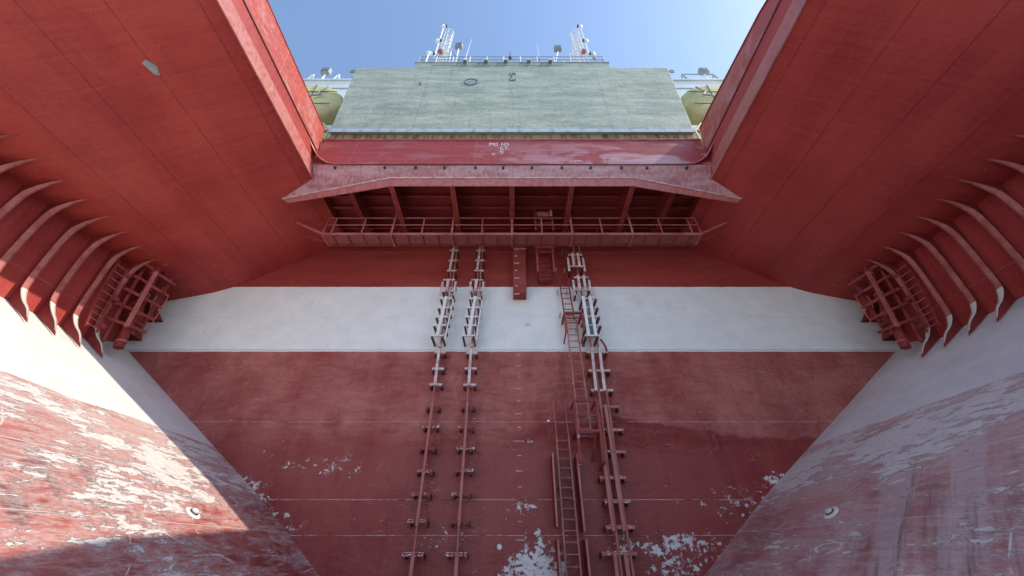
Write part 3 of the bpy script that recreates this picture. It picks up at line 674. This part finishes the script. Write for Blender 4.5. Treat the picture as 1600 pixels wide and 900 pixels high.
# ------------------------------------------------------------------ twin pipe run at the right
x0 = 3.45
t = thing('twin_pipe_run', 'pair of red pipes in wide brackets right of the ladders, white guards in the middle', 'pipe run', (x0, 14, -.5))
k = 13.2 / 13.4
for z0, z1, xc in ((12.05, 11.3, 3.2), (10.6, 9.85, 3.32)):
    for z in (z0, z1): bracket(t, xc * k, z * k, .60, .8, PALE)
    for dx in (-.15, .12): B().bar(((xc + dx) * k, 13.16, (z0 + .08) * k), ((xc + dx) * k, 13.16, (z1 - .06) * k), .12, .03, (0, 1, 0)).make('guard_bar', PALE, t)
    for dx in (-.38, .38): B().bar(((xc + dx) * k, 13.3, (z0 - .1) * k), ((xc + dx) * k, 13.3, (z1 - .25) * k), .025, .1, (1, 0, 0)).make('side_bar', PALE, t)
k = 13.15 / 13.4
for i, z in enumerate((9.36, 8.87, 8.4, 7.94, 7.43)): bracket(t, (3.55 if i < 4 else 3.42) * k, z * k, .62 if i < 4 else .5, .85, WHT if i > 3 else PALE)
for dx in (-.25, .06): B().bar(((3.52 + dx) * k, 13.11, 9.45 * k), ((3.52 + dx) * k, 13.11, 7.38 * k), .13, .035, (0, 1, 0)).make('guard_bar', WHT, t)
B().box((3.36, 13.7, 7.5), (3.58, 13.72, 9.4)).make('mesh_strip', GREY, t)
for dx in (-.14, .16): B().path([(3.3 + dx, 13.6, 13.9), (3.45 + dx, 13.6, 9.), (3.55 + dx, 13.6, 5.), (3.46 + dx * 1.1, 13.6, 2.0), (3.42 + dx * 1.2, 13.6, -1.7)], .045).make('pipe', PINK, t)
B().path([(3.78, 13.5, 7.3), (3.95, 13.55, 7.0), (4.0, 13.62, 6.8), (3.97, 13.75, 6.66), (3.9, 13.99, 6.6)], .045).make('vent_elbow', FIT, t)
for i, (z, a, bb) in enumerate(((6.75, 3.15, 4.02), (5.92, 3.12, 4.0), (5.1, 3.12, 3.98), (4.45, 3.4, 4.1), (3.6, 3.45, 4.1), (2.85, 3.5, 4.05), (2.03, 3.0, 3.9), (1.33, 3.05, 3.88), (.62, 2.98, 3.92), (-.05, 2.75, 3.85), (-.95, 2.8, 3.9))):
    low_bracket(t, a, bb, 13.6, z, PALE if i < 3 else PINK)
    if i > 3: chips((a + bb) / 2, z, 4, .4, t, .35)
for z0, z1, dx0 in ((6.9, 5.05, .03), (4.5, .52, -.06), (-.02, -1.7, -.16)):
    for k in (-1, 1): B().bar((x0 + dx0 + k * .16 + (.04 if z0 > 4.6 else 0), 13.52, z0), (x0 + dx0 + k * .17 - .03, 13.52, z1), .11, .06, (0, 1, 0)).make('guard_bar', PINK if z0 < 5 else PALE, t)
B().lathe((3.22, 13.7, 1.72), (3.34, 13.7, 1.72), [(0, .05), (1, .05)], 12).make('clamp', PALE, t)

# ------------------------------------------------------------------ ladders and landings
def ladder(label, x0, x1, z0, z1, y, ztop=None, dx=0., mat=PINK):
    t = thing('ladder', label, 'ladder', ((x0 + x1) / 2, y, z0), 'steel ladders on the end wall')
    for x in (x0, x1):
        B().bar((x + dx, y, z0), (x, y, z1), .05, .07, (0, 1, 0)).make('stile', mat, t)
        if ztop: B().tube((x, y - .01, z1), (x - .03, y - .01, ztop), .02).make('grab_bar', PINK, t)
    n = int((z1 - z0) / .3)
    for i in range(n):
        z = z1 - .12 - i * .3; k = (z1 - z) / (z1 - z0) * dx
        B().tube((x0 + k, y, z), (x1 + k, y, z), .02, 7).make('rung', mat, t)
    for i in range(int((z1 - z0) / 1.3) + 1):
        z = z1 - .3 - i * 1.3
        for x in (x0, x1): B().box((x - .02, y, z - .04), (x + .02, 14, z + .04)).make('stand_off', PALE, t)
    return t
lt = ladder('lowest ladder with long side guard plates and two thin grab bars on top', 1.62, 2.06, -1.7, 3.35, 13.6, 4.7, -.0)
for xg, za, zb in ((1.40, .62, 2.75), (2.24, .5, 2.7), (1.40, -1.7, .3), (2.26, -1.7, .3)):
    B().box((xg - .015, 13.25, za), (xg + .015, 13.98, zb)).make('guard_plate', FITD, lt)
    B().bar((xg, 13.24, za), (xg, 13.24, zb), .06, .02, (0, 1, 0)).make('guard_edge', PINK, lt)
ladder('middle ladder passing through the white band edge between the two landing frames', 2.42, 2.86, 3.3, 8.25, 13.55, None, .03)
ladder('dark topmost ladder rising from the white band up to the catwalk', 2.2, 2.62, 8.3, 12.9, 13.6, None, .18, FITD)
def landing(label, xa, xb, z, y=13.05, deep=.9):
    t = thing('ladder_landing', label, 'ladder landing', ((xa + xb) / 2, 13.5, z), 'ladder landings')
    b = B(); b.bar((xa, y, z), (xb, y, z), .08, .08)
    for x in (xa, xb): b.bar((x, y, z), (x, 13.99, z), .08, .08)
    b.bar((xa, 13.5, z), (xb, 13.5, z), .05, .05); b.make('frame', FIT, t)
    for k in range(5): B().bar((xa, y + .15 + k * .17, z + .02), (xb, y + .15 + k * .17, z + .02), .03, .03).make('floor_bar', PINK, t)
    for x in (xa, xb):
        B().bar((x, y, z), (x, y, z - deep), .085, .07, (0, 1, 0)).bar((x, y, z - deep), (x, 13.98, z - deep - .1), .05, .05).make('drop_post', FIT, t)
    return t
landing('landing frame in front of the white band below the topmost ladder', 2.28, 3.04, 8.35)
t2 = landing('lower landing frame with hoop posts just above the lowest ladder', 2.30, 3.12, 3.42, deep=1.0)
b = B()
for x in (2.30, 3.12):
    b.bar((x, 13.05, 3.42), (x, 13.05, 4.5), .075, .07, (0, 1, 0))
b.bar((2.3, 13.05, 4.5), (3.12, 13.05, 4.5), .08, .07); b.bar((2.3, 13.05, 3.95), (3.12, 13.05, 3.95), .05, .05)
for x in (2.3, 3.12): b.bar((x, 13.05, 4.5), (x, 13.98, 4.5), .05, .05)
b.make('hoop_rail', FIT, t2)
B().bar((2.98, 13.2, 3.4), (2.9, 13.95, 2.6), .02, .1, (1, 0, 0)).make('knee_plate', FIT, t2)
b = B(); b.bar((2.33, 13.03, 3.3), (2.3, 13.2, 2.35), .04, .07); b.make('loose_strut', PALE, t2)

# draft board and hanging box above it
t = thing('draft_board', 'red box board with white draft ticks and 15m hanging over the white band', 'draft board', (.36, 13.7, 9.7))
B().box((.05, 13.4, 9.68), (.68, 13.99, 13.2)).make('board', FIT, t, bevel=.01)
b = B()
for i in range(7):
    z = 12.42 - .47 * i
    b.box((.10 + (.06 if i % 2 else 0), 13.388, z - .015), (.38 - (.1 if i % 2 else 0) - (.03 if i else -.02), 13.398, z + .015))
b.make('draft_ticks', CHALK, t)
text('15m', .42, 13.392, 12.40, .14, CHALK, t, sx=1.2, bold=.003)
t = thing('hanging_box_frame', 'short red box frame hanging from the catwalk between draft board and ladders', 'box frame', (1.6, 13.2, 11))
b = B()
for x in (1.22, 2.0): b.bar((x, 13.0, 12.6), (x, 13.0, 10.6), .1, .1, (0, 1, 0))
b.make('post', FIT, t)
B().box((1.14, 12.9, 12.05), (2.1, 12.98, 12.55)).make('front_plate', FIT, t)
b = B(); b.bar((1.22, 13.05, 11.9), (2.0, 13.05, 11.9), .08, .08)
for k in range(4): b.bar((1.3, 13.5, 11.6 - k * .28), (1.92, 13.5, 11.6 - k * .28), .03, .03)
b.make('crossbar', FIT, t)
B().box((1.3, 13.6, 10.6), (1.92, 13.98, 12.6)).make('back_plate', FITD, t)

# ------------------------------------------------------------------ guards and ladders among the frames
def pipe_guard(s, label):
    t = thing('pipe_guard', label, 'pipe guard', (s * 15, 11.9, 6), 'pipe guards among the hull frames')
    V = lambda x, y, z: (s * x, y, z)
    B().tube(V(15.45, 11.95, 9.9), V(14.55, 11.85, 6.05), .15, 20).make('pipe', FITD, t, smooth=True)
    b = B()
    for k in (.08, .36, .62, .93): p = Vector(V(15.45, 11.95, 9.9)).lerp(Vector(V(14.55, 11.85, 6.05)), k); q = p + (Vector(V(14.55, 11.85, 6.05)) - p).normalized() * .06; b.tube(p, q, .17, 20)
    b.make('pipe_band', PINK, t)
    B().tube(V(15.75, 11.7, 9.7), V(15.05, 11.65, 6.2), .06, 12).make('thin_pipe', FIT, t, smooth=True)
    B().tube(V(14.95, 12.3, 9.6), V(14.7, 12.25, 6.9), .07, 12).make('thin_pipe', FITD, t, smooth=True)
    B().bar(V(14.86, 11.52, 9.4), V(14.42, 11.52, 6.75), .15, .05, (0, 1, 0)).make('guard_bar', PINK, t)
    for i in range(5):
        k = i / 4; a = Vector(V(15.55, 11.42, 9.75)).lerp(Vector(V(15.42, 11.42, 7.15)), k)
        bb = Vector(V(15.2, 11.5, 9.62)).lerp(Vector(V(15.12, 11.5, 7.05)), k)
        c = Vector(V(14.86, 11.55, 9.35)).lerp(Vector(V(14.44, 11.55, 6.85)), k)
        d = Vector(V(14.55, 12.25, 9.25)).lerp(Vector(V(14.36, 12.25, 6.9)), k)
        b = B(); b.bar(a, bb, .05, .1); b.bar(bb, c, .05, .1); b.bar(c, d, .05, .1); b.make('bracket', FIT, t)
        if i == 2: B().bar(c, Vector(c) + Vector((s * .8, .4, -.1)), .06, .12).make('stay', FITD, t)
    B().tube(V(14.5, 12.25, 8.7), V(14.36, 12.25, 7.0), .015).make('tie_rod', PINK, t)
    for i in (1, 3): B().box(V(14.5, 11.9, 9.35 - i * .75), V(15.3, 12.1, 9.42 - i * .75)).make('inner_stay', FITD, t)
def rib_ladder(s, label):
    t = thing('frame_ladder', label, 'ladder', (s * 15.2, 11, 6), 'ladders between the hull frames')
    P = [(15.75, 9.35), (15.55, 8.3), (15.25, 7.2), (14.95, 6.35)]
    for y in (10.78, 11.22):
        for (xa, za), (xb, zb) in zip(P[:-1], P[1:]): B().bar((s * xa, y, za), (s * xb, y, zb), .06, .03, (0, 1, 0)).make('stile', FIT, t)
    n = 10
    for i in range(n):
        u = (i + .5) / n * 3; k = min(int(u), 2); f = u - k
        x = P[k][0] * (1 - f) + P[k + 1][0] * f; z = P[k][1] * (1 - f) + P[k + 1][1] * f
        B().tube((s * x, 10.78, z), (s * x, 11.22, z), .018, 8).make('rung', PINK, t)
    for f in (.12, .5, .9):
        z = 9.35 - 3 * f; x = 15.75 - .8 * f
        B().box((s * (x - .06), 11.22, z - .07), (s * (x + .12), 11.38, z + .07)).make('clamp', FIT, t)
pipe_guard(-1, 'barred guard over a thick red pipe at the far end of the left hull frames')
pipe_guard(1, 'barred guard over a thick red pipe at the far end of the right hull frames')
rib_ladder(-1, 'narrow ladder between two left hull frames beside the pipe guard')
rib_ladder(1, 'narrow ladder between two right hull frames beside the pipe guard')

# ------------------------------------------------------------------ grey stern structure above the cross beam
t = thing('stern_panel', 'huge weathered grey steel panel rising above the red cross beam', 'steel panel', (0, 10.5, 18.4))
B().pts([(-9.98, 10.5, 18.42), (9.98, 10.5, 18.42), (10.62, 10.5, 26.5), (-10.62, 10.5, 26.5), (-9.98, 12.4, 18.42), (9.98, 12.4, 18.42), (10.62, 12.2, 26.5), (-10.62, 12.2, 26.5)],
        [(0, 1, 2, 3), (7, 6, 5, 4), (0, 4, 5, 1), (3, 2, 6, 7), (1, 5, 6, 2), (0, 3, 7, 4)]).make('panel', STERN, t, bevel=.03)
B().box((-10.0, 10.462, 18.36), (10.0, 10.492, 18.68)).make('film_strip', TAPE, t)
B().box((-9.9, 10.62, 16.6), (9.9, 11.2, 18.36)).make('rusty_skirt', SKIRT, t)
B().ring((-2.66, 10.49, 24.35), .42, .035, 'y', n=24).make('port_ring', DARK, t)
B().lathe((-2.66, 10.495, 24.35), (-2.66, 10.48, 24.35), [(0, .38), (1, .36)], 24).make('port_cover', GREY, t)
for dx in (-.13, .13): B().box((-2.66 + dx - .04, 10.485, 24.2), (-2.66 + dx + .04, 10.495, 24.5)).make('port_mark', GREY, t)
B().bar((-5.95, 10.48, 24.35), (-5.85, 10.48, 23.9), .06, .03, (0, 1, 0)).make('slot', DARK, t)
text('5-3', -.17, 10.488, 25.75, .58, DARK, t, rot=(90, 90, 0), sx=1.75, bold=.006)
for s in (-1, 1): B().ring((s * 10.85, 10.6, 26.2), .16, .045, 'y').make('lug', GREY, t)

t = thing('deckhouse', 'low grey deckhouse front topped by a railing behind the grey panel', 'deckhouse', (0, 13, 18))
B().box((-7.9, 12.45, 16.1), (7.9, 17, 32.4)).make('wall', STERN, t)
B().box((-8.0, 12.40, 32.34), (8.0, 17, 32.5)).make('roof', GREY, t)
b = B()
for z in (33.1, 33.7): b.tube((-7.75, 12.5, z), (7.75, 12.5, z), .035, 6)
for z in (33.1, 33.7):
    for s in (-1, 1): b.tube((s * 7.75, 12.5, z), (s * 7.75, 16.5, z), .035, 6)
b.make('handrail', GREY, t)
for k in range(12): B().tube((-7.75 + k * 1.409, 12.5, 32.4), (-7.75 + k * 1.409, 12.5, 33.7), .04, 6).make('post', WHT, t)
B().tube((-6.6, 12.38, 31.75), (4.2, 12.38, 31.75), .03, 6).make('conduit', GREY, t)
for x in (-4.0, -2.3, -.7, 1.15, 2.9):
    l = thing('wall_lamp', {-4.0: 'first lamp from the left on the deckhouse front', -2.3: 'second lamp from the left on the deckhouse front', -.7: 'middle lamp on the deckhouse front', 1.15: 'fourth lamp from the left on the deckhouse front', 2.9: 'rightmost lamp on the deckhouse front'}[x], 'lamp', (x, 12.3, 31.9), 'lamps along the deckhouse front')
    B().box((x + .02, 12.05, 31.86), (x + .36, 12.42, 31.98)).make('housing', ROOFW, l)
    B().box((x + .05, 12.03, 31.83), (x + .33, 12.3, 31.86)).make('lens', GLASS, l)
    B().ring((x - .25, 12.36, 31.9), .26, .03, 'y', 0, 190, 10).make('cable', DARK, l)

# masts
def lampball(b, c, r): b.lathe((c[0], c[1] - r, c[2]), (c[0], c[1] + r, c[2]), [(0, r * .5), (.2, r * .9), (.5, r), (.8, r * .9), (1, r * .5)], 12)
def mast(s, label):
    x = s * 6.0; y = 13.0
    t = thing('signal_mast', label, 'mast', (x, y, 32.5), 'signal masts on the deckhouse roof')
    b = B()
    for dx, dy in ((-.45, 0), (.35, 0), (-.45, .7), (.35, .7)):
        b.tube((x + dx, y + dy, 32.4), (x + dx * .6, y + dy, 38.6), .055, 8)
    b.make('legs', WHT, t)
    b = B()
    for i in range(7):
        z = 33.2 + i * .85; k = 1 - .4 * (z - 32.4) / 6.2
        b.bar((x - .45 * k, y, z), (x + .35 * k, y, z), .05, .07); b.bar((x - .45 * k, y, z), (x + .35 * k, y, z + .8), .045, .05)
        b.bar((x - .45 * k, y, z), (x - .45 * k, y + .7, z + .4), .045, .05)
    b.make('lattice', WHT, t)
    lx = x + .15 * s * -1
    b = B()
    for i in range(7): z = 35.2 + i * .8; b.ring((x + .0, y - .15, z), .42, .035, 'z', 160, 380, 10)
    for dx in (-.38, 0, .38): b.tube((x + dx, y - .15 - .36 * (1 - abs(dx) * 1.6), 35.0), (x + dx, y - .15 - .36 * (1 - abs(dx) * 1.6), 40.0), .022, 6)
    b.make('safety_cage', WHT, t)
    b = B()
    for dx in (-.22, .22): b.tube((x + dx, y - .05, 32.5), (x + dx, y - .05, 40.), .035, 6)
    for i in range(24): b.tube((x - .22, y - .05, 32.8 + i * .3), (x + .22, y - .05, 32.8 + i * .3), .02, 5)
    b.make('climbing_ladder', WHT, t)
    px = x + s * .85
    B().path([(px, y, 34.6), (px, y, 41.8)], .06).make('light_pole', WHT, t)
    for z in (35.6, 38.3): B().bar((px, y, z), (x, y, z - .3), .08, .08).make('arm', WHT, t)
    for z, dx in ((35.2, .35), (38.2, .12), (41.9, 0)):
        b = B(); b.lathe((px + s * dx, y - .05, z), (px + s * dx, y - .05, z + .55), [(0, .13), (.3, .19), (.75, .18), (1, .07)], 14)
        l = b.make('signal_light', WHT, t)
        B().lathe((px + s * dx - .3 * s, y - .25, z + .1), (px + s * dx - .3 * s, y - .05, z + .2), [(0, .08), (1, .10)], 12).make('lens', DARK, l)
    B().tube((x - s * .35, y, 36.8), (x - s * 1.75, y - .3, 33.0), .05, 6).make('brace', GREY, t)
    b = B(); b.lathe((x - s * .2 + s * .45, y - .4, 35.), (x - s * .2 + s * .45, y - .4, 35.5), [(0, .22), (1, .12)], 12); b.make('horn', PINK, t)
    return t
mast(-1, 'white lattice signal mast with floodlight on the left end of the deckhouse')
mast(1, 'white lattice signal mast on the right end of the deckhouse')
def flood(x, y, z, zb, label, sz=.34, lean=0.):
    t = thing('floodlight', label, 'floodlight', (x, y, zb), 'floodlights above the hull')
    B().path([(x, y, zb), (x + lean * .5, y, (z + zb) / 2), (x + lean, y, z)], .06).make('pole', WHT, t)
    xx = x + lean
    B().box((xx - sz, y - .25, z), (xx + sz, y + .1, z + sz * 2.1)).make('lamp_head', GREY, t, bevel=.04)
    B().box((xx - sz * .75, y - .28, z + .12), (xx + sz * .75, y - .24, z + sz * 1.8)).make('lens', GLASS, t)
flood(-4.75, 12.7, 36.0, 32.5, 'grey floodlight just right of the left signal mast', .33)
flood(3.55, 12.7, 35.4, 32.5, 'tilted grey floodlight on a leaning pole left of the right signal mast', .33, .5)
t = thing('whip_antenna', 'tall thin white whip antenna right of the left mast', 'antenna', (-3.95, 12.6, 32.5))
B().tube((-3.95, 12.6, 33.4), (-3.75, 12.7, 38.2), .03, 6, .012).make('whip', WHT, t); B().tube((-3.95, 12.6, 32.4), (-3.95, 12.6, 33.9), .08, 8).make('base', WHT, t)
t = thing('whip_antenna', 'short faint whip antenna standing left of the tilted floodlight', 'antenna', (2.3, 12.6, 32.5))
B().tube((2.3, 12.6, 33.4), (2.28, 12.7, 37.4), .022, 6, .01).make('whip', WHT, t); B().tube((2.3, 12.6, 32.4), (2.3, 12.6, 33.7), .06, 8).make('base', GREY, t)
t = thing('roof_fitting', 'small dark vent post on the middle of the roof railing', 'fitting', (-.15, 12.5, 32.5))
B().tube((-.15, 12.45, 32.4), (-.15, 12.45, 34.6), .045, 6).make('post', DARK, t); lampball(b := B(), (-.15, 12.4, 33.2), .14); b.make('knob', DARK, t)
t = thing('roof_fitting', 'small white lamp post at the left end of the roof railing', 'fitting', (-7.2, 12.5, 32.5))
B().tube((-7.1, 12.4, 32.4), (-7.1, 12.4, 34.), .06, 6).make('post', WHT, t); lampball(b := B(), (-7.1, 12.4, 34.1), .18); b.make('lamp', WHT, t)
t = thing('roof_fitting', 'small grey fitting at the right end of the roof railing', 'fitting', (6.9, 12.5, 32.5))
B().tube((6.9, 12.4, 32.4), (6.9, 12.4, 34.4), .045, 6).make('post', GREY, t); lampball(b := B(), (6.9, 12.4, 33.2), .15); b.make('knob', GREY, t)

# wings at both sides with rounded casings beneath
def wing(s, label, lab2):
    t = thing('deck_wing', label, 'deck wing', (s * 15, 13.5, 27.4), 'deck wings beside the grey panel')
    B().box((s * 11.5, 13.0, 27.0), (s * 26, 17.5, 30.5)).make('wall', ROOFW, t)
    B().box((s * 11.5, 12.9, 30.38), (s * 26, 17.5, 30.56)).make('coping', ROOFW, t)
    B().box((s * 11.5, 12.95, 29.05), (s * 26, 12.99, 29.1)).make('seam_bar', GREY, t)
    B().box((s * 11.5, 13.4, 16.1), (s * 26, 17.5, 26.99)).make('lower_wall', CREAM, t)
    c = thing('rounded_casing', lab2, 'casing', (s * 14.4, 13, 21.6), 'rounded casings under the deck wings')
    b = B(); n = 18; secs = []
    for y, k in ((11.35, .80), (11.5, .93), (11.8, 1.), (13.38, 1.)):
        secs.append([(s * (15.4 + 3.9 * k * math.copysign(abs(math.cos(a)) ** .75, math.cos(a))), y, 24.1 + 2.4 * k * math.copysign(abs(math.sin(a)) ** .75, math.sin(a))) for a in [2 * math.pi * i / n for i in range(n)]])
    vs = [p for q in secs for p in q]
    fs = [(j * n + i, j * n + (i + 1) % n, (j + 1) * n + (i + 1) % n, (j + 1) * n + i) for j in range(3) for i in range(n)] + [tuple(range(n))[::-1], tuple(range(3 * n, 4 * n))]
    b.pts(vs, fs).make('shell', CREAM, c, smooth=40)
    b = B()
    for z in (23.3, 24.9): b.bar((s * 11.8, 11.33, z), (s * 18.5, 11.33, z), .03, .04)
    for x in (13.2, 14.4, 15.6): b.bar((s * x, 11.33, 22.4), (s * (x + .25), 11.33, 25.9), .03, .04)
    b.make('seam_strip', DARK, c)
    B().path([(s * 12.5, 11.25, 25.4), (s * 12.9, 11.2, 24.6), (s * 12.6, 11.2, 24.2), (s * 13.4, 11.2, 24.0)], .05).make('hose', GREY, c)
    k = thing('support_ledge', ('left' if s < 0 else 'right') + ' pale ledge under the rounded casing beside the grey panel', 'ledge', (s * 13, 12, 20.5), 'ledges under the casings')
    B().box((s * 10.9, 11.6, 20.6), (s * 22, 13.4, 21.1)).make('shelf', ROOFW, k); B().box((s * 10.9, 11.75, 19.9), (s * 22, 13.4, 20.5)).make('beam', CREAM, k)
    b = B(); b.path([(s * 10.6, 11.1, 18.5), (s * 10.6, 11.1, 19.6), (s * 11.2, 11.1, 20.4)], .06); b.make('yellow_pipe', CREAM, k)
wing(-1, 'pale grey deck wing behind the grey panel at the left', 'shaded olive rounded casing under the left wing')
wing(1, 'pale grey deck wing behind the grey panel at the right', 'bright yellowish rounded casing under the right wing')
flood(-15.6, 13.2, 32.0, 30.5, 'small floodlight between two white trestles on the left wing', .36)
flood(16.1, 13.2, 32.0, 30.5, 'small floodlight on the rail frame of the right wing', .36)
def trestle(x, s, label):
    t = thing('trestle', label, 'trestle', (x, 13.3, 30.5), 'trestles on the deck wings')
    b = B(); b.bar((x - .45, 13.3, 30.5), (x, 13.3, 32.3), .09, .09); b.bar((x + .45, 13.3, 30.5), (x, 13.3, 32.3), .09, .09); b.make('legs', WHT if s < 0 else GREY, t)
trestle(-16.7, -1, 'white A-shaped trestle left of the floodlight on the left wing'); trestle(-14.55, -1, 'white A-shaped trestle right of the floodlight on the left wing')
trestle(14.3, 1, 'grey A-shaped rail trestle nearest the panel on the right wing'); trestle(16.9, 1, 'grey A-shaped rail trestle farther right on the right wing')
t = thing('wing_rail', 'thin dark top rail joining the two trestles on the right wing', 'rail', (15.6, 13.3, 32.3)); B().tube((14.3, 13.3, 32.3), (16.9, 13.3, 32.3), .05, 6).make('rail', GREY, t)
